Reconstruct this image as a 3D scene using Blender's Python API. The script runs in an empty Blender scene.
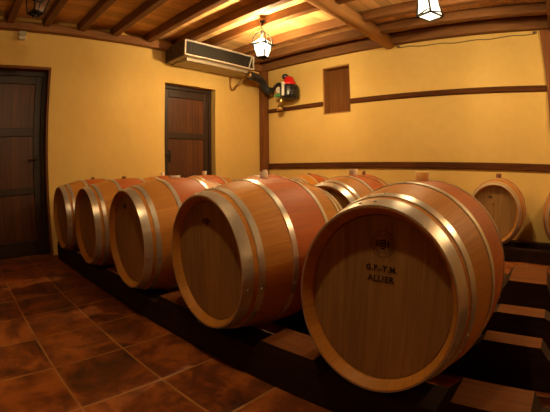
import bpy, math, random
from mathutils import Matrix, Vector
random.seed(7)
scn = bpy.context.scene
col = scn.collection
PI = math.pi

# ------------------------------------------------------------------ helpers
class MB:
    """collects verts / faces and links them as ONE mesh object"""
    def __init__(s):
        s.v = []; s.f = []; s.sm = []; s.uv = []; s.mi = []
    def face(s, idx, smooth=False, uv=None, mi=0):
        s.f.append(tuple(idx)); s.sm.append(smooth); s.uv.append(uv); s.mi.append(mi)
    def poly(s, pts, smooth=False, mi=0):
        b = len(s.v); s.v += [tuple(p) for p in pts]; s.face(range(b, b + len(pts)), smooth, None, mi)
    def hexa(s, p, mi=0):
        """8 points: bottom ring 0-3, top ring 4-7"""
        b = len(s.v); s.v += [tuple(q) for q in p]
        for q in ((3, 2, 1, 0), (4, 5, 6, 7), (0, 1, 5, 4), (1, 2, 6, 5), (2, 3, 7, 6), (3, 0, 4, 7)):
            s.face([b + k for k in q], False, None, mi)
    def box(s, x0, x1, y0, y1, z0, z1, mi=0):
        s.hexa([(x0, y0, z0), (x1, y0, z0), (x1, y1, z0), (x0, y1, z0),
                (x0, y0, z1), (x1, y0, z1), (x1, y1, z1), (x0, y1, z1)], mi)
    def prism_x(s, prof, x0, x1, smooth=False):
        """profile of (y,z) extruded along x"""
        n = len(prof); b = len(s.v)
        s.v += [(x0, y, z) for y, z in prof] + [(x1, y, z) for y, z in prof]
        for i in range(n):
            j = (i + 1) % n
            s.face((b + i, b + j, b + n + j, b + n + i), smooth)
        s.face([b + i for i in reversed(range(n))]); s.face([b + n + i for i in range(n)])
    def prism_y(s, prof, y0, y1, smooth=False):
        """profile of (x,z) extruded along y"""
        n = len(prof); b = len(s.v)
        s.v += [(x, y0, z) for x, z in prof] + [(x, y1, z) for x, z in prof]
        for i in range(n):
            j = (i + 1) % n
            s.face((b + i, b + n + i, b + n + j, b + j), smooth)
        s.face([b + i for i in range(n)]); s.face([b + n + i for i in reversed(range(n))])
    def tube(s, pts, r, seg=8, cap=True):
        pts = [Vector(p) for p in pts]; n = len(pts); b = len(s.v)
        up = Vector((0, 0, 1))
        for i, p in enumerate(pts):
            t = (pts[min(i + 1, n - 1)] - pts[max(i - 1, 0)]).normalized()
            a = t.cross(up)
            if a.length < 1e-3: a = t.cross(Vector((1, 0, 0)))
            a.normalize(); c = t.cross(a)
            rr = r[i] if isinstance(r, (list, tuple)) else r
            for k in range(seg):
                w = 2 * PI * k / seg
                s.v.append(tuple(p + a * math.cos(w) * rr + c * math.sin(w) * rr))
        for i in range(n - 1):
            for k in range(seg):
                j = (k + 1) % seg
                s.face((b + i * seg + k, b + i * seg + j, b + (i + 1) * seg + j, b + (i + 1) * seg + k), True)
        if cap:
            s.face([b + k for k in reversed(range(seg))]); s.face([b + (n - 1) * seg + k for k in range(seg)])
    def lathe(s, prof, c=(0, 0, 0), seg=20, smooth=True):
        """profile of (r,z) turned round z, capped"""
        b = len(s.v); n = len(prof)
        for r, z in prof:
            for k in range(seg):
                w = 2 * PI * k / seg
                s.v.append((c[0] + r * math.cos(w), c[1] + r * math.sin(w), c[2] + z))
        for i in range(n - 1):
            for k in range(seg):
                j = (k + 1) % seg
                s.face((b + i * seg + k, b + i * seg + j, b + (i + 1) * seg + j, b + (i + 1) * seg + k), smooth)
        s.face([b + k for k in reversed(range(seg))]); s.face([b + (n - 1) * seg + k for k in range(seg)])
    def xf(s, M):
        s.v = [tuple(M @ Vector(p)) for p in s.v]; return s
    def build(s, name, m, parent=None, bevel=0.0):
        me = bpy.data.meshes.new(name); me.from_pydata(s.v, [], s.f)
        for mm in (m if isinstance(m, (list, tuple)) else [m]): me.materials.append(mm)
        me.polygons.foreach_set('use_smooth', s.sm)
        me.polygons.foreach_set('material_index', s.mi)
        if any(u is not None for u in s.uv):
            l = me.uv_layers.new(name='UVMap'); k = 0
            for u, f in zip(s.uv, s.f):
                for q in range(len(f)):
                    if u: l.data[k].uv = u[q]
                    k += 1
        me.update()
        o = bpy.data.objects.new(name, me); col.objects.link(o)
        if parent is not None: o.parent = parent
        if bevel:
            b = o.modifiers.new('bevel', 'BEVEL'); b.width = bevel; b.segments = 2; b.limit_method = 'ANGLE'
            b.angle_limit = math.radians(40)
        return o

def tag(o, label=None, cat=None, group=None, kind=None):
    if label: o['label'] = label
    if cat: o['category'] = cat
    if group: o['group'] = group
    if kind: o['kind'] = kind
    return o

def empty(name, loc=(0, 0, 0), rz=0.0):
    o = bpy.data.objects.new(name, None); col.objects.link(o)
    o.location = loc; o.rotation_euler = (0, 0, rz); o.empty_display_size = .1
    return o

def kids(o): return [c for c in bpy.data.objects if c.parent == o]
def copy_tree(o, parent=None):
    c = o.copy(); col.objects.link(c)
    if parent is not None: c.parent = parent
    for ch in kids(o): copy_tree(ch, c)
    return c

# ------------------------------------------------------------------ materials
class NT:
    def __init__(s, name):
        s.m = bpy.data.materials.new(name); s.m.use_nodes = True
        s.t = s.m.node_tree; s.n = s.t.nodes; s.n.clear()
        s.out = s.n.new('ShaderNodeOutputMaterial'); s.p = s.n.new('ShaderNodeBsdfPrincipled')
        s.link(s.p.outputs[0], s.out.inputs[0])
    def link(s, a, b): s.t.links.new(a, b)
    def new(s, t, **kw):
        n = s.n.new(t)
        for k, v in kw.items(): setattr(n, k, v)
        return n
    def val(s, sock, v):
        if hasattr(v, 'is_linked'): s.link(v, sock)
        else: sock.default_value = v
    def math(s, op, a, b=None, c=None):
        n = s.new('ShaderNodeMath', operation=op); s.val(n.inputs[0], a)
        if b is not None: s.val(n.inputs[1], b)
        if c is not None: s.val(n.inputs[2], c)
        return n.outputs[0]
    def coord(s, kind='Object', scale=(1, 1, 1), rot=(0, 0, 0), loc=(0, 0, 0)):
        c = s.new('ShaderNodeTexCoord'); mp = s.new('ShaderNodeMapping')
        s.link(c.outputs[kind], mp.inputs[0]); mp.inputs['Scale'].default_value = scale
        mp.inputs['Rotation'].default_value = rot; mp.inputs['Location'].default_value = loc
        return mp.outputs[0]
    def noise(s, vec, scale, detail=4, rough=.55, dist=0):
        n = s.new('ShaderNodeTexNoise'); s.link(vec, n.inputs['Vector'])
        n.inputs['Scale'].default_value = scale; n.inputs['Detail'].default_value = detail
        n.inputs['Roughness'].default_value = rough; n.inputs['Distortion'].default_value = dist
        return n.outputs[0]
    def ramp(s, f, stops):
        n = s.new('ShaderNodeValToRGB'); s.link(f, n.inputs[0]); e = n.color_ramp.elements
        while len(e) > 1: e.remove(e[-1])
        e[0].position, e[0].color = stops[0][0], (*stops[0][1], 1)
        for p, c in stops[1:]:
            q = e.new(p); q.color = (*c, 1)
        return n.outputs[0]
    def mix(s, f, a, b, mode='MIX'):
        n = s.new('ShaderNodeMix', data_type='RGBA', blend_type=mode); s.val(n.inputs[0], f)
        for k, v in ((6, a), (7, b)):
            if hasattr(v, 'is_linked'): s.link(v, n.inputs[k])
            else: n.inputs[k].default_value = (*v, 1)
        return n.outputs[2]
    def bump(s, h, strength=.3, dist=.01):
        n = s.new('ShaderNodeBump'); s.link(h, n.inputs['Height'])
        n.inputs['Strength'].default_value = strength; n.inputs['Distance'].default_value = dist
        s.link(n.outputs[0], s.p.inputs['Normal'])
    def fin(s, color=None, rough=.5, metal=0.0, spec=None):
        if color is not None:
            if hasattr(color, 'is_linked'): s.link(color, s.p.inputs['Base Color'])
            else: s.p.inputs['Base Color'].default_value = (*color, 1)
        s.val(s.p.inputs['Roughness'], rough); s.p.inputs['Metallic'].default_value = metal
        if spec is not None: s.p.inputs['Specular IOR Level'].default_value = spec
        return s.m

def plain(name, c, rough=.5, metal=0.0, var=.15, spec=None):
    n = NT(name); v = n.coord(); f = n.noise(v, 14, 3)
    return n.fin(n.mix(f, [x * (1 - var) for x in c], [min(1, x * (1 + var)) for x in c]), rough, metal, spec)

def plaster(name, c1, c2):
    n = NT(name); v = n.coord()
    big = n.noise(v, 1.1, 5, .6); fine = n.noise(v, 9, 6, .65)
    f = n.math('ADD', n.math('MULTIPLY', big, .7), n.math('MULTIPLY', fine, .3))
    c = n.ramp(f, [(.32, c1), (.68, c2)])
    n.bump(n.math('ADD', big, n.math('MULTIPLY', fine, .4)), .25, .02)
    return n.fin(c, .85, spec=.2)

def wood(name, dark, light, axis, scale=1.0, rough=.55, stretch=14, spec=.4, boards=None, seam=.55):
    """grain runs along axis; boards = (axis letter, width): random tone and a dark seam per board"""
    n = NT(name)
    sc = [stretch * scale] * 3; sc['xyz'.index(axis)] = scale
    v = n.coord('Object', tuple(sc))
    g = n.noise(v, 2.2, 6, .6, .6)
    g2 = n.noise(n.coord('Object', (3, 3, 3)), 1.0, 3)
    f = n.math('ADD', n.math('MULTIPLY', g, .75), n.math('MULTIPLY', g2, .25))
    c = n.ramp(f, [(.3, dark), (.7, light)])
    h = g
    if boards:
        xyz = n.new('ShaderNodeSeparateXYZ'); n.link(n.coord(), xyz.inputs[0])
        q = n.math('DIVIDE', xyz.outputs['xyz'.index(boards[0])], boards[1])
        cell = n.math('FLOOR', q); fr = n.math('FRACT', q)
        wn = n.new('ShaderNodeTexWhiteNoise', noise_dimensions='1D'); n.link(cell, wn.inputs['W'])
        tone = n.math('MULTIPLY_ADD', wn.outputs['Value'], .4, .8)
        cc = n.new('ShaderNodeCombineXYZ')
        for k in range(3): n.link(tone, cc.inputs[k])
        c = n.mix(1.0, c, cc.outputs[0], 'MULTIPLY')
        ed = n.math('LESS_THAN', n.math('ABSOLUTE', n.math('SUBTRACT', fr, .5)), .5 - .006 / boards[1] / 2)
        c = n.mix(ed, [x * seam * .4 for x in dark], c)
        h = n.math('ADD', n.math('MULTIPLY', g, .3), ed)
    n.bump(h, .25, .004)
    return n.fin(c, rough, spec=spec)

M = {}
M['wall'] = plaster('yellow_plaster', (.61, .405, .118), (.71, .495, .158))
M['plank'] = wood('ceiling_planks', (.62, .37, .13), (.80, .53, .22), 'y', 1, .55, boards=('x', .14), seam=1.6)
M['joist'] = wood('joist_wood', (.115, .05, .017), (.25, .108, .034), 'x', 1, .6, spec=.2)
M['girder'] = wood('girder_wood', (.30, .145, .048), (.48, .25, .09), 'y', 1, .6, spec=.2)
M['plate'] = wood('wall_plate_wood', (.15, .062, .02), (.28, .12, .038), 'y', 1, .6, spec=.2)
M['beam'] = wood('dark_beam_wood', (.045, .015, .006), (.125, .043, .012), 'x', 1, .8, spec=.08)
M['post'] = wood('post_wood', (.13, .046, .012), (.23, .085, .024), 'z', 1, .6, spec=.2)
M['door_dark'] = wood('door_frame_wood', (.020, .010, .006), (.040, .019, .010), 'z', 1, .42, spec=.35)
M['door_panel'] = wood('door_panel_wood', (.055, .018, .007), (.115, .038, .013), 'z', 1, .4, spec=.35, boards=('y', .12), seam=.8)
M['shutter'] = wood('shutter_wood', (.13, .048, .011), (.19, .075, .018), 'z', 1, .7, spec=.1)
M['reveal'] = wood('window_reveal_wood', (.25, .11, .03), (.36, .17, .05), 'z', 1, .6, spec=.15)
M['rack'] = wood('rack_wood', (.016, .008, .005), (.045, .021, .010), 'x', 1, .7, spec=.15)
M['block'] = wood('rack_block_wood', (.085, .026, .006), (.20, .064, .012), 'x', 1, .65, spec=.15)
M['iron'] = plain('black_iron', (.018, .015, .013), .45, .6)
M['hose'] = plain('black_hose', (.022, .022, .024), .42, 0)
M['steel'] = plain('white_steel', (.62, .56, .46), .35, .2)
M['galv'] = plain('galvanised_casing', (.40, .34, .25), .5, .4)
M['end'] = plain('cooler_end_grille', (.085, .055, .028), .7)
M['grille'] = plain('dark_grille', (.010, .007, .004), .7)
M['red'] = plain('red_plastic', (.62, .015, .012), .3)
M['black'] = plain('black_plastic', (.012, .012, .013), .3)
M['white'] = plain('white_plastic', (.75, .72, .66), .4)
M['brass'] = plain('brass', (.62, .40, .16), .3, .9)
M['green'] = plain('green_plastic', (.05, .30, .12), .4)
M['cork'] = plain('bung_rubber', (.85, .58, .26), .6)
for key in ('cork',):
    q = M[key].node_tree.nodes['Principled BSDF']; q.inputs['Subsurface Weight'].default_value = 1.0; q.inputs['Subsurface Radius'].default_value = (.05, .035, .02); q.inputs['Subsurface Scale'].default_value = 1.0
M['silicone'] = plain('pale_silicone', (.88, .76, .62), .5)
M['browncork'] = plain('brown_bung', (.20, .075, .03), .7)
M['ink'] = plain('stamp_ink', (.045, .024, .010), .9, spec=.1)
M['cable'] = plain('cable_sheath', (.10, .055, .02), .6)

def floor_mat():
    n = NT('terracotta_tiles'); S = .4097
    v = n.coord('Object', (1 / S, 1 / S, 1), loc=(2.569 / S, -.297 / S, 0))
    x = n.new('ShaderNodeSeparateXYZ'); n.link(v, x.inputs[0])
    fx, fy = n.math('FRACT', x.outputs[0]), n.math('FRACT', x.outputs[1])
    wob = n.math('MULTIPLY', n.noise(n.coord(), 9, 3), .016)
    def edge(f): return n.math('SUBTRACT', .5, n.math('ABSOLUTE', n.math('SUBTRACT', f, .5)))
    d = n.math('MINIMUM', edge(fx), edge(fy))
    g = n.new('ShaderNodeMapRange', interpolation_type='SMOOTHSTEP'); n.link(n.math('ADD', d, wob), g.inputs[0])
    g.inputs[1].default_value = .012; g.inputs[2].default_value = .032
    cell = n.new('ShaderNodeCombineXYZ'); n.link(n.math('FLOOR', x.outputs[0]), cell.inputs[0]); n.link(n.math('FLOOR', x.outputs[1]), cell.inputs[1])
    wn = n.new('ShaderNodeTexWhiteNoise', noise_dimensions='2D'); n.link(cell.outputs[0], wn.inputs['Vector'])
    off = n.new('ShaderNodeVectorMath', operation='MULTIPLY_ADD'); n.link(wn.outputs['Color'], off.inputs[0]); off.inputs[1].default_value = (7, 7, 7); n.link(n.coord(), off.inputs[2])
    cloud = n.noise(off.outputs[0], 4.5, 8, .68, .5)
    f = n.math('ADD', n.math('MULTIPLY', cloud, .95), n.math('MULTIPLY', wn.outputs['Value'], .09))
    c = n.ramp(f, [(.36, (.055, .018, .007)), (.50, (.185, .048, .011)), (.64, (.41, .118, .021))])
    c = n.mix(g.outputs[0], (.42, .195, .06), c)
    n.bump(n.math('ADD', g.outputs[0], n.math('MULTIPLY', cloud, .4)), .35, .006)
    rough = n.math('MULTIPLY_ADD', cloud, .25, .32)
    return n.fin(c, rough, spec=.45)
M['floor'] = floor_mat()

def stave_mat():
    """u = stave index, v = metres along the barrel; wine stain between the belly hoops"""
    n = NT('barrel_staves'); uv = n.new('ShaderNodeTexCoord').outputs['UV']
    x = n.new('ShaderNodeSeparateXYZ'); n.link(uv, x.inputs[0])
    info = n.new('ShaderNodeObjectInfo').outputs['Random']
    cell = n.math('ADD', n.math('FLOOR', x.outputs[0]), n.math('MULTIPLY', info, 91.0))
    wn = n.new('ShaderNodeTexWhiteNoise', noise_dimensions='1D'); n.link(cell, wn.inputs['W'])
    mp = n.new('ShaderNodeMapping'); n.link(uv, mp.inputs[0]); mp.inputs['Scale'].default_value = (5.5, 3.0, 1)
    off = n.new('ShaderNodeVectorMath', operation='MULTIPLY_ADD'); n.link(wn.outputs['Color'], off.inputs[0]); off.inputs[1].default_value = (9, 9, 9); n.link(mp.outputs[0], off.inputs[2])
    g = n.noise(off.outputs[0], 1.6, 6, .62, .3)
    oak = n.ramp(g, [(.28, (.41, .158, .022)), (.72, (.56, .248, .040))])
    stain = n.ramp(g, [(.28, (.38, .076, .014)), (.72, (.50, .118, .025))])
    vv = n.math('ADD', x.outputs[1], n.math('MULTIPLY', n.math('SUBTRACT', g, .5), .03))
    d = n.math('ABSOLUTE', n.math('SUBTRACT', vv, .3935))
    band = n.new('ShaderNodeMapRange', interpolation_type='SMOOTHSTEP'); n.link(d, band.inputs[0])
    band.inputs[1].default_value = .150; band.inputs[2].default_value = .122
    c = n.mix(n.math('MULTIPLY', band.outputs[0], .85), oak, stain)
    tone = n.math('MULTIPLY_ADD', wn.outputs['Value'], .16, .92); cc = n.new('ShaderNodeCombineXYZ')
    for k in range(3): n.link(tone, cc.inputs[k])
    c = n.mix(1.0, c, cc.outputs[0], 'MULTIPLY')
    e = n.math('SUBTRACT', .5, n.math('ABSOLUTE', n.math('SUBTRACT', n.math('FRACT', x.outputs[0]), .5)))
    s = n.new('ShaderNodeMapRange'); n.link(e, s.inputs[0]); s.inputs[1].default_value = .0; s.inputs[2].default_value = .03
    c = n.mix(s.outputs[0], (.43, .175, .03), c)
    n.bump(n.math('ADD', s.outputs[0], n.math('MULTIPLY', g, .3)), .25, .002)
    return n.fin(c, n.math('MULTIPLY_ADD', g, .2, .42), spec=.28)
M['stave'] = stave_mat()

def head_mat():
    n = NT('barrel_head_oak'); x = n.new('ShaderNodeSeparateXYZ'); n.link(n.coord(), x.inputs[0])
    q = n.math('DIVIDE', n.math('ADD', x.outputs[0], .035), .088)
    info = n.new('ShaderNodeObjectInfo').outputs['Random']
    wn = n.new('ShaderNodeTexWhiteNoise', noise_dimensions='1D'); n.link(n.math('ADD', n.math('FLOOR', q), n.math('MULTIPLY', info, 37.0)), wn.inputs['W'])
    g = n.noise(n.coord('Object', (26, 26, 1.6)), 2.0, 6, .6, .5)
    c = n.ramp(g, [(.28, (.25, .132, .042)), (.72, (.40, .225, .076))])
    tone = n.math('MULTIPLY_ADD', wn.outputs['Value'], .14, .93); cc = n.new('ShaderNodeCombineXYZ')
    for k in range(3): n.link(tone, cc.inputs[k])
    c = n.mix(1.0, c, cc.outputs[0], 'MULTIPLY')
    e = n.math('SUBTRACT', .5, n.math('ABSOLUTE', n.math('SUBTRACT', n.math('FRACT', q), .5)))
    s = n.new('ShaderNodeMapRange'); n.link(e, s.inputs[0]); s.inputs[2].default_value = .014
    c = n.mix(s.outputs[0], (.22, .105, .028), c)
    n.bump(n.math('ADD', s.outputs[0], n.math('MULTIPLY', g, .3)), .2, .002)
    return n.fin(c, .5, spec=.35)
M['head'] = head_mat()

def hoop_mat():
    n = NT('galvanised_hoop'); uv = n.new('ShaderNodeTexCoord').outputs['UV']
    mp = n.new('ShaderNodeMapping'); n.link(uv, mp.inputs[0]); mp.inputs['Scale'].default_value = (1.2, 160, 1)
    g = n.noise(mp.outputs[0], 1.0, 4, .6); b = n.noise(n.coord(), 9, 4)
    c = n.ramp(n.math('ADD', n.math('MULTIPLY', g, .5), n.math('MULTIPLY', b, .5)), [(.3, (.50, .46, .39)), (.7, (.72, .67, .58))])
    return n.fin(c, n.math('MULTIPLY_ADD', b, .2, .22), .62)
M['hoop'] = hoop_mat()

def lamp_glass(name, colr, strength):
    n = NT(name); e = n.new('ShaderNodeEmission'); e.inputs[0].default_value = (*colr, 1); e.inputs[1].default_value = strength
    n.link(e.outputs[0], n.out.inputs[0]); return n.m
LAMP = (1.0, .735, .41)
BR = .035                      # bulb radius
def bulb_mat(name, inten): return lamp_glass(name, LAMP, inten / (PI * BR * BR))
M['bulb_far'] = bulb_mat('lit_bulb_far', 17.5)
M['bulb_mid'] = bulb_mat('lit_bulb_mid', 13.5)
M['bulb_near'] = bulb_mat('lit_bulb_near', 7.6)
M['bulb_side'] = bulb_mat('lit_bulb_side', 16.5)
def pane_mat(name, glow, keep):
    n = NT(name); n.n.remove(n.p)
    t = n.new('ShaderNodeBsdfTransparent'); t.inputs[0].default_value = (.97, .95, .90, 1)
    if glow:
        q = n.new('ShaderNodeEmission'); q.inputs[0].default_value = (1, .86, .62, 1); q.inputs[1].default_value = glow
    else:
        q = n.new('ShaderNodeBsdfGlossy'); q.inputs[0].default_value = (1, 1, 1, 1); q.inputs[1].default_value = .05
    x = n.new('ShaderNodeMixShader'); x.inputs[0].default_value = 1 - keep
    n.link(t.outputs[0], x.inputs[1]); n.link(q.outputs[0], x.inputs[2]); n.link(x.outputs[0], n.out.inputs[0]); return n.m
M['frosted'] = pane_mat('lit_frosted_pane', 4.5, .72)
M['roof_pane'] = pane_mat('lit_roof_pane', 14, .90)
M['glass'] = pane_mat('clear_lamp_pane', 0, .93)

# ------------------------------------------------------------------ the room
XL, YB, XR, YF, ZC = -4.489, 4.76, 5.0, -6.0, 2.87
def slab(name, *b, m=None, label=None):
    mb = MB(); mb.box(*b); o = mb.build(name, m); tag(o, label, None, None, 'structure'); return o
slab('floor', XL - .4, XR + .2, YF - .2, YB + .4, -.15, 0, m=M['floor'], label='floor of dark mottled terracotta tiles with pale joints')
slab('ceiling', XL - .4, XR + .2, YF - .2, YB + .4, ZC, ZC + .1, m=M['plank'], label='ceiling of orange brown boards above the joists')
slab('wall_right', XR, XR + .2, YF - .2, YB + .4, 0, ZC, m=M['wall'], label='yellow plaster wall on the right')
slab('wall_front', XL - .4, XR, YF - .2, YF, 0, ZC, m=M['wall'], label='yellow plaster wall behind the viewer')
# left wall with two door openings
D1 = (.12, 1.035, 2.262); D2 = (2.715, 3.645, 2.222)
w = MB(); T = .4
w.box(XL - T, XL, YF, D1[0], 0, ZC); w.box(XL - T, XL, D1[0], D1[1], D1[2], ZC); w.box(XL - T, XL, D1[1], D2[0], 0, ZC)
w.box(XL - T, XL, D2[0], D2[1], D2[2], ZC); w.box(XL - T, XL, D2[1], YB + .4, 0, ZC)
tag(w.build('wall_left', M['wall']), 'yellow plaster wall with two dark wooden doors', None, None, 'structure')
# back wall with the window recess
NX0, NX1, NZ0, NZ1 = -3.222, -2.727, 1.79, 2.545
w = MB()
w.box(XL, NX0, YB, YB + T, 0, ZC); w.box(NX1, XR, YB, YB + T, 0, ZC); w.box(NX0, NX1, YB, YB + T, 0, NZ0); w.box(NX0, NX1, YB, YB + T, NZ1, ZC)
tag(w.build('wall_back', M['wall']), 'yellow plaster wall with dark horizontal timbers', None, None, 'structure')
wn = empty('window_1', ((NX0 + NX1) / 2, YB + .1, NZ0)); tag(wn, 'small square window closed by a brown wooden shutter', None, None, 'structure')
hw = (NX1 - NX0) / 2
m = MB(); m.box(-hw, hw, .05, .09, 0, NZ1 - NZ0); m.build('shutter', M['shutter'], wn)
m = MB(); m.box(-hw, -hw + .02, -.085, .05, 0, NZ1 - NZ0); m.box(hw - .02, hw, -.085, .05, 0, NZ1 - NZ0)
m.box(-hw + .02, hw - .02, -.085, .05, 0, .02); m.box(-hw + .02, hw - .02, -.085, .05, NZ1 - NZ0 - .02, NZ1 - NZ0)
m.build('frame', M['reveal'], wn)

def door(name, D, back, splits, label, jamb, handle):
    y0, y1, zt = D; x = XL - back
    d = empty(name, (x, (y0 + y1) / 2, 0)); tag(d, label, None, None, 'structure')
    hw = (y1 - y0) / 2
    if jamb:
        m = MB(); m.box(-.06, back - .01, hw - .025, hw, 0, zt); m.box(-.06, back - .01, -hw, -hw + .025, 0, zt)
        m.box(-.06, back - .01, -hw + .025, hw - .025, zt - .03, zt); m.build('jamb', M['post'], d)
        hw -= .025; zt -= .03
    fw = .05
    m = MB(); m.box(-.05, .02, hw - fw, hw, 0, zt); m.box(-.05, .02, -hw, -hw + fw, 0, zt); m.box(-.05, .02, -hw + fw, hw - fw, zt - fw * 1.2, zt)
    m.build('frame', M['door_dark'], d, .004)
    a = hw - fw; st = .085; top = zt - fw * 1.2
    for s in (-1, 1):
        m = MB(); m.box(-.045, .0, min(s * a, s * (a - st)), max(s * a, s * (a - st)), .008, top); m.build('stile', M['door_dark'], d, .004)
    zz = [.008] + list(splits) + [top]       # rail/panel/rail/panel ... edges
    for k in range(len(zz) - 1):
        z0, z1 = zz[k], zz[k + 1]
        if k % 2 == 0:
            m = MB(); m.box(-.045, .0, -a + st, a - st, z0, z1); m.build('rail', M['door_dark'], d, .004)
        else:
            m = MB(); m.box(-.04, -.018, -a + st, a - st, z0, z1)
            m.build('panel', M['door_panel'], d)
    hy, hz = handle
    m = MB(); m.box(0, .008, hy - .02, hy + .02, hz - .09, hz + .09); m.tube([(.008, hy, hz + .03), (.05, hy, hz + .03), (.055, hy - .02, hz + .03), (.055, hy - .11, hz + .025)], .009)
    m.build('handle', M['iron'], d)
door('door_1', D1, .15, (.19, .745, .82, 1.435, 1.535, 2.075), 'dark wooden door with three panels at the left edge', True, (.33, 1.12))
door('door_2', D2, .12, (.19, .72, .80, 1.425, 1.515, 2.045), 'dark brown wooden door behind the barrels', False, (-.31, 1.16))

def timber(name, label, x0, x1, y0, y1, z0, z1, m, bev=.012):
    cx, cy, cz = (x0 + x1) / 2, (y0 + y1) / 2, z0
    b = MB(); b.box(x0 - cx, x1 - cx, y0 - cy, y1 - cy, 0, z1 - z0)
    o = b.build(name, m, None, bev); o.location = (cx, cy, cz); tag(o, label, None, None, 'structure'); return o
timber('trim_1', 'brown upright timber post in the corner of the yellow walls', XL, -4.372, 4.628, YB, 0, 2.70, M['post'])
timber('trim_2', 'short upper wall timber left of the window', -4.372, NX0, YB - .032, YB, 1.928, 1.998, M['beam'])
timber('trim_3', 'long upper wall timber right of the window', NX1, .10, YB - .032, YB, 1.918, 1.992, M['beam'])
timber('trim_4', 'lower wall timber running above the barrels', -4.372, 2.4, YB - .034, YB, .958, 1.043, M['beam'])
timber('trim_5', 'brown timber post at the right end of the upper wall timber', .105, .26, YB - .05, YB, 1.46, 2.75, M['post'])
timber('trim_6', 'long timber plate along the top of the left wall', XL, XL + .10, YF, 4.62, 2.685, 2.79, M['plate'])
JY = [-2.39, -1.91, -1.43, -.97, -.51, -.05, .41, .88, 1.36, 1.84, 2.36, 2.83, 3.215, 3.835, 4.30, 4.705]
order = ['nearest', 'second', 'third', 'fourth', 'fifth', 'sixth', 'seventh', 'eighth', 'ninth', 'tenth', 'eleventh', 'twelfth', 'thirteenth', 'fourteenth', 'fifteenth', 'sixteenth']
for k, y in enumerate(reversed(JY)):
    lab = 'ceiling joist %s the back wall' % ('nearest' if k == 0 else order[k] + ' from')
    z0 = 2.745 if k else 2.70
    o = timber('ceiling_joist', lab, XL, 2.4, y - .045, y + .045, z0, ZC, M['joist'], .008); o['group'] = 'ceiling joists'
# peeled log girders under the boards
for k, (gx, lab) in enumerate(((-2.035, 'rounded peeled log girder crossing under the ceiling joists'), (.32, 'brown girder along the ceiling at the right edge'))):
    prof = []
    for i in range(20):
        a = 2 * PI * i / 20
        prof.append((.088 * math.copysign(abs(math.cos(a)) ** .8, math.cos(a)), .10 * math.copysign(abs(math.sin(a)) ** .8, math.sin(a))))
    b = MB(); b.prism_y(prof, YF, YB if k else YB - .02, True)
    o = b.build('ceiling_girder', M['girder'] if k == 0 else M['post']); o.location = (gx, 0, 2.755); tag(o, lab, None, None, 'structure')

# ------------------------------------------------------------------ barrels
L, RE, RB, OV = .787, .305, .372, .905
NS, SEG = 30, 90
def rad(t): return RB - (RB - RE) * (2 * t / L - 1) ** 2
def pt(a, r, t): return (r * OV * math.cos(a), t - L / 2, RB + r * math.sin(a))
def ring_surface(mb, prof, uvfun=None):
    """prof: list of (radius, t) joined ring to ring"""
    b = len(mb.v); n = len(prof)
    for r, t in prof:
        for k in range(SEG): mb.v.append(pt(2 * PI * k / SEG, r, t))
    for i in range(n - 1):
        for k in range(SEG):
            j = (k + 1) % SEG
            u0, u1 = k * NS / SEG, (k + 1) * NS / SEG
            mb.face((b + i * SEG + k, b + i * SEG + j, b + (i + 1) * SEG + j, b + (i + 1) * SEG + k), True,
                    ((u0, prof[i][1]), (u1, prof[i][1]), (u1, prof[i + 1][1]), (u0, prof[i + 1][1])))
CH, DEP = .026, .038       # chime thickness, head recess
def hoop_mb(t0, t1):
    mb = MB(); th = .0035
    ts = [t0 + (t1 - t0) * i / 4 for i in range(5)]
    prof = [(rad(t0) - .001, t0)] + [(rad(t) + th, t) for t in ts] + [(rad(t1) - .001, t1)]
    # flat shaded edges: split rings
    ring_surface(mb, prof[:2]); ring_surface(mb, prof[1:-1]); ring_surface(mb, prof[-2:])
    tm = (t0 + t1) / 2
    for a in (1.62, 1.80):       # two rivets on the overlap, and two low on the right
        for a2 in (a, a - 2.02):
            p = Vector(pt(a2, rad(tm) + th, tm)); nrm = Vector((math.cos(a2), 0, math.sin(a2)))
            q = MB(); q.lathe([(.0065, -.003), (.0065, .001), (.004, .003)], seg=8)
            M4 = Matrix.Translation(p) @ nrm.to_track_quat('Z', 'Y').to_matrix().to_4x4()
            q.xf(M4); b = len(mb.v); mb.v += q.v
            for f in q.f: mb.face([b + i for i in f], True, ((0, 0),) * len(f))
    return mb
HOOPS = [(.0, .049), (.073, .102), (.247, .276)]
def make_barrel():
    root = empty('wine_barrel')
    mb = MB()
    outer = [(rad(L * i / 28), L * i / 28) for i in range(29)]
    ring_surface(mb, [(RE - .0045, 0), (RE - .002, 0)]); ring_surface(mb, [(RE - .002, 0), (RE, .002)] + outer[1:-1] + [(RE, L - .002), (RE - .002, L)])
    ring_surface(mb, [(RE - .002, L), (RE - .0045, L)])
    ring_surface(mb, [(RE - CH - .002, DEP + .01), (RE - CH, DEP - .008), (RE - CH + .001, DEP - .01), (RE - .0045, 0)]); ring_surface(mb, [(RE - .0045, L), (RE - CH + .001, L - DEP + .01), (RE - CH, L - DEP + .008), (RE - CH - .002, L - DEP - .01)])
    mb.build('staves', M['stave'], root)
    for s in (0, 1):
        h = MB(); t = DEP if s == 0 else L - DEP; t2 = t + (.02 if s == 0 else -.02)
        n = len(h.v); R = RE - CH - .004
        for tt in (t, t2):
            for k in range(SEG):
                a = 2 * PI * k / SEG; p = pt(a, R, tt); h.v.append((p[0], p[1], p[2]))
        A, B = list(range(SEG)), list(range(SEG, 2 * SEG))
        if s == 0: h.face(A); h.face(B[::-1])
        else: h.face(A[::-1]); h.face(B)
        for k in range(SEG):
            j = (k + 1) % SEG; h.face((A[k], B[k], B[j], A[j]) if s == 0 else (A[k], A[j], B[j], B[k]))
        o = h.build('head', M['head'], root)
    for a, b in HOOPS + [(L - q, L - p) for p, q in reversed(HOOPS)]:
        hoop_mb(a, b).build('hoop', M['hoop'], root)
    return root
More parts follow.
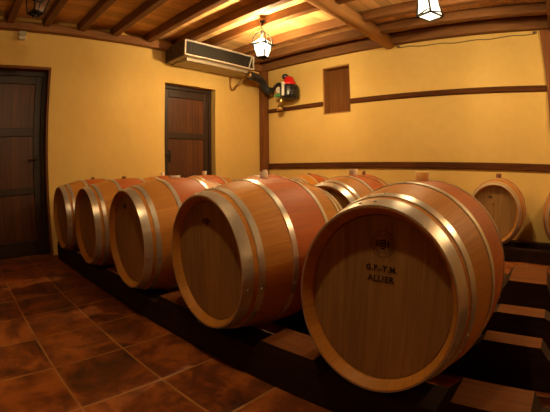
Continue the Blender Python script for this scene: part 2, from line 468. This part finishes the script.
def bung(root, m, r=.026, h=.032, r2=None):
    b = MB(); b.lathe([(r * .85, -.02), (r * .92, 0), (r2 or r, h * .85), ((r2 or r) * .9, h)], (0, 0, 2 * RB + .001), 20)
    return b.build('bung', m, root)

def text_mesh(s, size, m, parent, loc, name='lettering', bold=.0):
    cu = bpy.data.curves.new(name, 'FONT'); cu.body = s; cu.size = size; cu.align_x = 'CENTER'; cu.align_y = 'CENTER'
    cu.extrude = .0006; cu.offset = bold; cu.space_character = 1.12
    t = bpy.data.objects.new(name, cu); col.objects.link(t)
    dg = bpy.context.evaluated_depsgraph_get(); me = bpy.data.meshes.new_from_object(t.evaluated_get(dg))
    bpy.data.objects.remove(t)
    me.materials.clear(); me.materials.append(m)
    o = bpy.data.objects.new(name, me); col.objects.link(o); o.parent = parent; o.location = loc; o.rotation_euler = (PI / 2, 0, 0)
    return o

proto = make_barrel()
YH = .967; ZR = .52 - RB       # head plane of the first row, height of barrel bottoms
pos = []
dx = [.005, -.005, -.005, .005, .02]; ps = [-1.2, -2.6, -1.3, -.4, 0]
rowlab = ['wine barrel stamped with letters, the largest and closest one',
          'wine barrel second from the right in the front row, with a faint dark stamp',
          'wine barrel in the middle of the front row',
          'wine barrel second from the left end of the front row',
          'wine barrel at the far left end of the front row, beside the left wall']
barrels = []
for i in range(5):
    hx = -.479 - .8236 * i + dx[i]; p = math.radians(ps[i])
    barrels.append((hx - math.sin(p) * L / 2, YH + math.cos(p) * L / 2, ZR, p, rowlab[i], 'front row of wine barrels'))
for x, lab in ((-1.355, 'wine barrel in the second row, directly behind the closest barrel'),
               (-2.25, 'wine barrel in the second row, second from its right end'),
               (-3.13, 'wine barrel in the second row, second from its left end'),
               (-4.0, 'wine barrel at the left end of the second row')):
    barrels.append((x, 2.385, ZR, math.radians(random.uniform(-1, 1)), lab, 'second row of wine barrels'))
Z3 = .495 - RB
for x, lab in ((-.525, 'wine barrel against the back wall with its whole bung and head in view at right'),
               (.355, 'wine barrel cut off by the right edge, against the back wall'),
               (-2.30, 'wine barrel against the back wall with a small dark bung, third from the right there'),
               (-3.20, 'wine barrel against the back wall below the window, mostly hidden')):
    barrels.append((x, 4.335, Z3, 0, lab, 'wine barrels against the back wall'))
objs = []
for i, (x, y, z, p, lab, grp) in enumerate(barrels):
    o = proto if i == 0 else copy_tree(proto)
    o.location = (x, y, z); o.rotation_euler = (0, 0, p); tag(o, lab, 'barrel', grp); objs.append(o)
bk = [('cork', .027, .034), ('silicone', .022, .03), ('silicone', .04, .014), ('browncork', .02, .016), ('browncork', .02, .016),
      ('silicone', .034, .04), ('silicone', .024, .04), ('silicone', .024, .04), ('silicone', .024, .04),
      ('browncork', .032, .045), ('browncork', .03, .04), ('browncork', .024, .045), ('browncork', .03, .012)]
for o, (m, r, h) in zip(objs, bk): bung(o, M[m], r, h)

# stamps on the heads
def front_head(o):
    return [c for c in kids(o) if c.name.startswith('head') and min(v.co.y for v in c.data.vertices) < 0][0]
yf = -L / 2 + DEP - .0008
h1 = front_head(objs[0])
text_mesh('G.F.-T.M.', .0255, M['ink'], h1, (.008, yf, RB + .110), 'stamp_lettering', .0006)
text_mesh('ALLIER', .0275, M['ink'], h1, (.007, yf, RB + .077), 'stamp_lettering', .0006)
def emblem(parent, cx, cz, R, full=True):
    m = MB(); y0, y1 = yf + .0004, yf - .0004
    def ring(r0, r1, n=40):
        for k in range(n):
            a, b = 2 * PI * k / n, 2 * PI * (k + 1) / n
            m.poly([(cx + r0 * math.cos(a), y1, cz + r0 * math.sin(a)), (cx + r1 * math.cos(a), y1, cz + r1 * math.sin(a)),
                    (cx + r1 * math.cos(b), y1, cz + r1 * math.sin(b)), (cx + r0 * math.cos(b), y1, cz + r0 * math.sin(b))][::-1])
    def bar(x0, z0, x1, z1, wd):
        dxx, dzz = x1 - x0, z1 - z0; l = math.hypot(dxx, dzz); nx, nz = -dzz / l * wd / 2 * R, dxx / l * wd / 2 * R
        P = [(cx + x * R, cz + z * R) for x, z in ((x0, z0), (x1, z1))]
        m.poly([(P[0][0] + nx, y1, P[0][1] + nz), (P[0][0] - nx, y1, P[0][1] - nz), (P[1][0] - nx, y1, P[1][1] - nz), (P[1][0] + nx, y1, P[1][1] + nz)])
    if full:
        ring(R * .96, R); ring(R * .62, R * .65)
        for k in range(22):            # worn lettering round the ring
            if k in (5, 6, 16, 17): continue
            a = 2 * PI * k / 22; ca, sa = math.cos(a), math.sin(a)
            bar(.71 * ca, .71 * sa, .88 * ca, .88 * sa, .07)
            if k % 3: bar(.74 * ca - .05 * sa, .74 * sa + .05 * ca, .74 * ca + .05 * sa, .74 * sa - .05 * ca, .05)
    # crest of bars between two upright strokes
    bar(-.48, -.22, -.48, .26, .13); bar(-.30, -.2, -.30, .26, .09); bar(-.2, .22, .2, .30, .12); bar(-.22, .04, .16, .08, .12)
    bar(-.22, -.14, .2, -.12, .12); bar(-.16, -.32, .14, -.36, .12); bar(.2, .3, .2, -.3, .09); bar(.44, -.24, .44, .26, .11); bar(.3, .05, .58, .05, .11)
    o = m.build('stamp_emblem', M['ink'], parent); return o
emblem(h1, .010, RB + .188, .042)
emblem(front_head(objs[1]), -.005, RB + .185, .05, False)
h9 = front_head(objs[9])
emblem(h9, -.045, RB + .175, .045, False); emblem(h9, -.01, RB + .10, .022, False)
m = MB(); 
for k in range(1):
    m.poly([(-.05 + .017 * math.cos(2 * PI * a / 16) * (1 + .2 * math.sin(3 * a)), yf, RB + .205 + .017 * math.sin(2 * PI * a / 16)) for a in range(16)])
m.build('dark_mark', M['ink'], front_head(objs[2]))

# ------------------------------------------------------------------ racks
def rail(y0, y1, zs, zb, centres, label, x0=-4.25, x1=1.35, blocks=True):
    cy = (y0 + y1) / 2; hw = (y1 - y0) / 2
    r = empty('rack_rail', (0, cy, 0)); tag(r, label, 'barrel rack', 'timber rails of the barrel racks')
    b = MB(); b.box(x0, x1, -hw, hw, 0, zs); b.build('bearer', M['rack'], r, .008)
    cs = sorted(centres); edges = [x0] + cs + [x1]
    for k in range(len(edges) - 1 if blocks else 0):
        a, c = edges[k], edges[k + 1]
        a2 = a + (.235 if k > 0 else .02); c2 = c - (.225 if k < len(edges) - 2 else .02)
        if c2 - a2 < .12: continue
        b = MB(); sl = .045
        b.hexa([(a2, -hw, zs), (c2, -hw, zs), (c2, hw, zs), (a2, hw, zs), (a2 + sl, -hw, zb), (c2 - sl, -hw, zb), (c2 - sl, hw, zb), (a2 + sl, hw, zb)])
        b.mi = [0 if q == 1 else 1 for q in range(6)]  # top in lighter block wood, sides in dark rack wood as painted shade
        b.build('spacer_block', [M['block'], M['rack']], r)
c1 = [b[0] for b in barrels[:5]]; c1 = [c1[0] + .8236] + c1
c2 = [b[0] for b in barrels[5:9]]; c2 += [-.46, .36]
c3 = [b[0] for b in barrels[9:]] + [-1.41]
def seat(t, zr): return zr + RB - rad(t) - .0005
s1 = seat(1.20 - YH, ZR)
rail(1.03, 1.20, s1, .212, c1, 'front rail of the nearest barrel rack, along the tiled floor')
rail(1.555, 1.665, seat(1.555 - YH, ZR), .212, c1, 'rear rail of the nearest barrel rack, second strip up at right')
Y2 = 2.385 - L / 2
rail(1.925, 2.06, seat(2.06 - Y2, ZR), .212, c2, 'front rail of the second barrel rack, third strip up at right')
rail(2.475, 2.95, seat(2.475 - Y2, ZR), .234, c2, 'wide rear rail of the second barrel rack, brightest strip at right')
Y3 = 4.335 - L / 2
rail(4.05, 4.18, seat(4.18 - Y3, Z3), .185, c3, 'front rail of the rack along the back wall', blocks=False)
rail(4.50, 4.62, seat(4.50 - Y3, Z3), .185, c3, 'rear rail of the rack touching the back wall', blocks=False)

# ------------------------------------------------------------------ lanterns
def lantern(loc, rz, bulb, label, kind):
    """kind A: tapers downwards under a roof; kind B: widens downwards. origin at the hook"""
    r = empty('hanging_lantern', loc, rz); tag(r, label, 'lamp', 'wrought iron lanterns hanging from the ceiling')
    glass = M['frosted'] if bulb else M['glass']
    cr = [(1, 1), (1, -1), (-1, -1), (-1, 1)]
    def bars(zs, hs, rr=.008):
        m = MB()
        for sx, sy in cr: m.tube([(sx * h, sy * h, z) for z, h in zip(zs, hs)], rr, 6)
        for z, h in zip(zs, hs):
            c = [(h, h, z), (h, -h, z), (-h, -h, z), (-h, h, z)]
            for k in range(4): m.tube([c[k], c[(k + 1) % 4]], rr, 6)
        return m
    m = MB(); m.lathe([(.035, -.010), (.04, 0)], seg=16); m.tube([(0, 0, -.008), (0, 0, -.03)], .006, 6)
    for k in range(3):
        c = -.045 - k * .034; pts = []
        for i in range(11):
            a = 2 * PI * i / 10; u = .012 * math.cos(a); v = .022 * math.sin(a)
            pts.append((u, 0, c + v) if k % 2 else (0, u, c + v))
        m.tube(pts, .0045, 6, False)
    m.build('chain', M['iron'], r)
    if kind == 'A':
        zt, zb, ht, hb, ev = -.328, -.492, .082, .052, .098
        m = MB()
        for k in range(4):           # curved bars of the crown
            a = PI / 2 * k + PI / 4; pts = []
            for i in range(9):
                w = i / 8 * PI / 2; pts.append((.125 * math.sin(w) * math.cos(a), .125 * math.sin(w) * math.sin(a), -.155 - .16 * (1 - math.cos(w))))
            m.tube(pts, .007, 6)
        m.lathe([(.008, -.13), (.026, -.14), (.03, -.155), (.012, -.165), (.006, -.24)], seg=12)
        m.build('crown', M['iron'], r)
        m = MB()
        for k in range(4):
            a, b = [(c[0] * ev, c[1] * ev) for c in (cr[k], cr[(k + 1) % 4])]
            m.hexa([(a[0], a[1], -.322), (b[0], b[1], -.322), (b[0] * .97, b[1] * .97, -.317), (a[0] * .97, a[1] * .97, -.317),
                    (a[0] * .30, a[1] * .30, -.250), (b[0] * .30, b[1] * .30, -.250), (b[0] * .27, b[1] * .27, -.244), (a[0] * .27, a[1] * .27, -.244)])
        m.build('roof_glass', M['roof_pane'] if bulb else glass, r)
        m = bars((zt, zb), (ht, hb)); q = bars((-.325,), (ev + .002,), .007); b = len(m.v); m.v += q.v
        for f, sm in zip(q.f, q.sm): m.face([b + i for i in f], sm)
        for sx, sy in cr: m.tube([(sx * ev, sy * ev, -.325), (sx * ev * 1.2, sy * ev * 1.2, -.318)], [.008, .003], 6)
        m.build('frame', M['iron'], r)
        m = MB(); m.box(-.05, .05, -.05, .05, -.497, -.489); m.lathe([(.03, -.488), (.022, -.498), (.008, -.503), (.014, -.515), (.002, -.532)], seg=12)
        for k in range(4):
            a = PI / 2 * k
            m.tube([(.052 * math.cos(a), .052 * math.sin(a), -.492), (.045 * math.cos(a), .045 * math.sin(a), -.510), (.020 * math.cos(a), .020 * math.sin(a), -.505)], .006, 6)
        m.build('finial', M['iron'], r)
    else:
        zt, zb, ht, hb = -.20, -.455, .055, .086
        m = MB(); m.lathe([(.012, -.13), (.03, -.15), (.06, -.185), (.07, -.20)], seg=16); m.build('crown', M['iron'], r)
        bars((zt, zb), (ht, hb), .010).build('frame', M['iron'], r)
        m = MB()
        for c0, c1 in (((1, 1), (1, -1)), ((-1, -1), (-1, 1)), ((1, -1), (-1, -1)), ((-1, 1), (1, 1))):      # wires bracing the panes low down
            m.tube([(c0[0] * .080, c0[1] * .080, -.41), (c1[0] * .091, c1[1] * .091, -.455)], .007, 6)
        m.build('brace_wire', M['iron'], r)
        m = MB(); q = hb - .010; m.box(-q, q, -q, q, zb + .002, zb + .006); m.build('bottom_glass', glass, r)
    for k in range(4):
        a, b = cr[k], cr[(k + 1) % 4]
        m = MB(); z1, z0 = zt - .006, zb + .008
        def at(c, z, o):
            h = ht + (hb - ht) * (z - zt) / (zb - zt) - o
            return (c[0] * h, c[1] * h, z)
        def ins(p, q, f): return tuple(p[j] + (q[j] - p[j]) * f for j in range(3))
        P = []
        for o in (.001, .004):
            A0, B0, A1, B1 = at(a, z0, o), at(b, z0, o), at(a, z1, o), at(b, z1, o)
            P.append([ins(A0, B0, .05), ins(A0, B0, .95), ins(A1, B1, .95), ins(A1, B1, .05)])
        m.hexa(P[1] + P[0]); m.build('glass_pane', glass, r)
    zc = zt - .018 if (kind == 'A' or bulb == M['bulb_mid']) else (zt + zb) / 2 - .03
    m = MB(); m.lathe([(.013, zc + .03), (.013, zt + .07)], seg=12); m.build('socket', M['black'], r)
    m = MB(); m.lathe([(BR * math.sin(PI * k / 12) + .0005, zc - BR * math.cos(PI * k / 12)) for k in range(13)], seg=18); m.build('bulb', bulb or M['glass'], r)
    return r
HZ = 2.80
LY = 3.155
lantern((-2.995, LY, HZ), math.radians(14), M['bulb_far'], 'bright lit lantern hanging above the air cooler end', 'A')
lantern((-.915, LY, HZ), math.radians(-24), M['bulb_mid'], 'lit lantern widening downwards at the top edge, right of the log girder', 'B')
lantern((-3.06, .50, HZ), math.radians(22), None, 'unlit black lantern with clear panes at the top left', 'A')
lantern((-.86, .50, HZ), math.radians(10), M['bulb_near'], 'lit lantern above the closest barrel, out of view', 'B')
lantern((1.2, LY, HZ), math.radians(10), M['bulb_side'], 'lit lantern further right along the cellar, out of view', 'A')

# ------------------------------------------------------------------ cooler, pipe, pump
ac = empty('air_cooler', (XL, 3.36, 2.51)); tag(ac, 'long pale air cooler under the ceiling on the left wall', 'air cooler')
y0, y1, dep, hgt = -.655, .655, .50, .225
m = MB(); m.box(.0, dep - .03, y0 + .02, y1 - .02, 0, .02); m.box(.0, dep - .03, y0 + .02, y1 - .02, hgt - .02, hgt); m.box(0, .02, y0 + .02, y1 - .02, .02, hgt - .02)
m.build('casing', M['galv'], ac)
m = MB(); m.box(.06, dep - .05, y0 + .03, y1 - .03, .025, hgt - .025); m.build('coil', M['grille'], ac)
for s in (y0, y1):
    m = MB(); sg = 1 if s < 0 else -1
    m.box(0, dep - .03, min(s, s + .012 * sg), max(s, s + .012 * sg), 0, hgt)
    for k in range(12):
        x = .03 + k * .035; m.box(x, x + .012, min(s - .008 * sg, s), max(s - .008 * sg, s), .02, hgt - .02)
    m.build('end_grille', M['end'], ac)
m = MB(); f = .016
m.box(dep - .02, dep, y0, y1, 0, f); m.box(dep - .02, dep, y0, y1, hgt - f, hgt); m.box(dep - .02, dep, y0, y0 + f, f, hgt - f); m.box(dep - .02, dep, y1 - f, y1, f, hgt - f)
m.hexa([(dep - .018, y1 - .115, f), (dep - .002, y1 - .115, f), (dep - .002, y1 - .10, f), (dep - .018, y1 - .10, f),
        (dep - .018, y1 - .05, hgt - f), (dep - .002, y1 - .05, hgt - f), (dep - .002, y1 - .035, hgt - f), (dep - .018, y1 - .035, hgt - f)])
m.build('front_frame', M['steel'], ac)
m = MB(); m.box(dep - .045, dep - .03, y0 + f, y1 - f, f, hgt - f)
for k in range(34):
    y = y0 + .03 + k * .0375; m.box(dep - .03, dep - .024, y, y + .006, f, hgt - f)
m.build('front_grille', M['grille'], ac)
m = MB(); m.hexa([(.03, y0 + .1, -.03), (dep - .1, y0 + .1, -.045), (dep - .1, y1 - .05, -.045), (.03, y1 - .05, -.03),
                  (.03, y0 + .1, 0), (dep - .1, y0 + .1, 0), (dep - .1, y1 - .05, 0), (.03, y1 - .05, 0)])
m.build('drip_tray', M['galv'], ac)

hs = empty('insulated_hose', (-4.15, 4.06, 2.42)); tag(hs, 'black insulated hose bending from the air cooler towards the pump', 'hose')
def smooth(pts, n=6):
    P = [Vector(p) for p in pts]; out = []
    for i in range(len(P) - 1):
        p0, p1, p2, p3 = P[max(i - 1, 0)], P[i], P[i + 1], P[min(i + 2, len(P) - 1)]
        for k in range(n):
            t = k / n
            out.append(.5 * ((2 * p1) + (-p0 + p2) * t + (2 * p0 - 5 * p1 + 4 * p2 - p3) * t * t + (-p0 + 3 * p1 - 3 * p2 + p3) * t ** 3))
    out.append(P[-1]); return out
def rel(pts, o): return [tuple(Vector(p) - o.location) for p in pts]
m = MB(); m.tube(rel(smooth([(-4.12, 4.03, 2.445), (-4.16, 4.15, 2.465), (-4.22, 4.33, 2.475), (-4.245, 4.45, 2.44), (-4.26, 4.54, 2.35), (-4.23, 4.60, 2.29), (-4.17, 4.62, 2.285)]), hs), .066, 14); m.build('sleeve', M['hose'], hs)
m = MB(); m.tube(rel(smooth([(-4.17, 4.62, 2.285), (-4.12, 4.62, 2.33), (-4.06, 4.62, 2.375), (-4.0, 4.61, 2.38), (-3.90, 4.60, 2.32)]), hs), .028, 10); m.build('thin_hose', M['hose'], hs)
m = MB(); m.lathe([(.05, 0), (.05, .05)], seg=16); m.xf(Matrix.Translation(Vector((-4.12, 4.00, 2.455)) - hs.location) @ Matrix.Rotation(-PI / 2, 4, 'X')); m.build('end_collar', M['brass'], hs)

pu = empty('pump', (-3.775, YB - .16, 2.085)); pu.scale = (1.15, 1.15, 1.1); tag(pu, 'red capped black pump fixed to the back wall near the corner post', 'pump')
m = MB(); m.lathe([(.09, 0), (.125, .02), (.13, .05), (.13, .19), (.12, .21)], seg=24)
for k in range(14):
    a = 2 * PI * k / 14; m.box(.128 * math.cos(a) - .008, .128 * math.cos(a) + .008, .128 * math.sin(a) - .008 if False else .112 * math.sin(a) - .008, .112 * math.sin(a) + .008, .03, .19)
m.build('body', M['black'], pu)
m = MB(); m.lathe([(.105, .205), (.10, .235), (.06, .33), (.045, .345), (.02, .35)], seg=20); m.build('cap', M['red'], pu)
m = MB(); m.lathe([(.02, 0), (.045, .015), (.05, .05), (.03, .075)], (-.05, -.02, .315), 16); m.build('knob', M['black'], pu)
m = MB(); m.hexa([(-.02, -.142, .04), (.018, -.142, .04), (.018, -.132, .04), (-.02, -.132, .04), (-.02, -.142, .24), (.018, -.142, .24), (.018, -.10, .24), (-.02, -.10, .24)]); m.build('label_strip', M['white'], pu)
m = MB(); m.box(-.20, -.14, -.05, .02, .12, .20); m.tube([(-.14, -.02, .16), (-.10, -.02, .16)], .02, 8); m.build('valve', M['white'], pu)
m = MB(); m.box(-.23, -.12, -.05, .02, .06, .10); m.build('valve_grip', M['green'], pu)
m = MB(); m.tube([(-.10, -.03, .03), (-.14, -.03, -.03), (-.16, -.02, -.10)], .03, 10); m.lathe([(.045, -.15), (.045, -.09)], (-.16, -.02, 0), 12); m.build('outlet', M['brass'], pu)
m = MB(); m.tube([(.08, -.12, .02), (.14, -.10, .10), (.15, -.06, .16)], .012, 8); m.build('lever', M['black'], pu)
m = MB(); m.box(-.06, .06, .09, .14, .02, .18); m.build('bracket', M['black'], pu)

br = empty('pipe_hook', (XL, 4.0, 2.30)); tag(br, 'small brass hook with a loop on the left wall below the cooler', 'hook')
m = MB(); m.tube(smooth([(.02, -.05, .14), (.03, -.06, .05), (.03, -.04, -.03), (.03, .02, -.03), (.03, .05, .03), (.04, .10, .06), (.08, .15, .14), (.14, .17, .20)]), .018, 8); m.build('loop', M['brass'], br)
m = MB(); m.box(-.004, .02, -.07, -.03, .11, .17); m.build('wall_plate', M['brass'], br)

sn = empty('sensor', (XL - .003, .60, 2.575)); tag(sn, 'small silver sensor fixed high on the left wall above the door', 'sensor')
m = MB(); m.box(0, .05, -.045, .045, 0, .05); m.build('housing', M['steel'], sn, .006)
m = MB(); m.box(0, .04, -.05, .05, .06, .11); m.tube([(.03, 0, .05), (.03, 0, .065)], .012, 8); m.build('clip', M['galv'], sn)

cb = empty('electric_cable', (-.9, YB - .01, 2.64)); tag(cb, 'thin brown cable sagging along the top of the back wall', 'cable')
pts = [(-1.93, YB - .005, 2.735)] + [(-1.9 + 1.95 * k / 12, YB - .005, 2.665 - .035 * math.sin(PI * k / 12) + .008 * math.sin(k * 2.1)) for k in range(13)] + [(.056, YB - .005, 2.70)]
m = MB(); m.tube(rel(smooth(pts, 3), cb), .006, 6); m.build('wire', M['cable'], cb)
for k, x in enumerate((-1.9, .03)):
    m = MB(); m.box(-.02, .02, -.012, .006, -.015, .015); m.xf(Matrix.Translation(Vector((x, YB - .005, 2.675)) - cb.location)); m.build('clip', M['cable'], cb)

# ------------------------------------------------------------------ world, camera, view
wd = bpy.data.worlds.new('world'); scn.world = wd; wd.use_nodes = True
wd.node_tree.nodes['Background'].inputs[0].default_value = (0, 0, 0, 1)
wd.node_tree.nodes['Background'].inputs[1].default_value = 0

f_px, a3, yaw, pit, roll = 368.870, .010196, .729567, -.0973634, -.0117124
fwd = Vector((-math.sin(yaw) * math.cos(pit), math.cos(yaw) * math.cos(pit), math.sin(pit)))
rgt = Vector((math.cos(yaw), math.sin(yaw), 0)); up = rgt.cross(fwd)
r2 = math.cos(roll) * rgt + math.sin(roll) * up; u2 = r2.cross(fwd)
cd = bpy.data.cameras.new('camera'); cam = bpy.data.objects.new('camera', cd); col.objects.link(cam)
cam.matrix_world = Matrix(((r2.x, u2.x, -fwd.x, 0), (r2.y, u2.y, -fwd.y, 0), (r2.z, u2.z, -fwd.z, .93), (0, 0, 0, 1)))
cd.type = 'PANO'; cd.panorama_type = 'FISHEYE_LENS_POLYNOMIAL'
cd.sensor_width = 36; cd.sensor_height = 27; cd.sensor_fit = 'HORIZONTAL'
mm = 36 / 550
cd.fisheye_fov = PI
cd.fisheye_polynomial_k0 = 0; cd.fisheye_polynomial_k1 = -1 / (f_px * mm); cd.fisheye_polynomial_k2 = 0
cd.fisheye_polynomial_k3 = -a3 / (f_px * mm) ** 3; cd.fisheye_polynomial_k4 = 0
cd.clip_start = .01; cd.lens = 24
scn.camera = cam
scn.view_settings.view_transform = 'Standard'; scn.view_settings.look = 'None'
scn.view_settings.gamma = 1; scn.view_settings.use_curve_mapping = False
scn.view_settings.exposure = 0.0
scn.cycles.use_denoising = True
scn.cycles.max_bounces = 8; scn.cycles.diffuse_bounces = 5
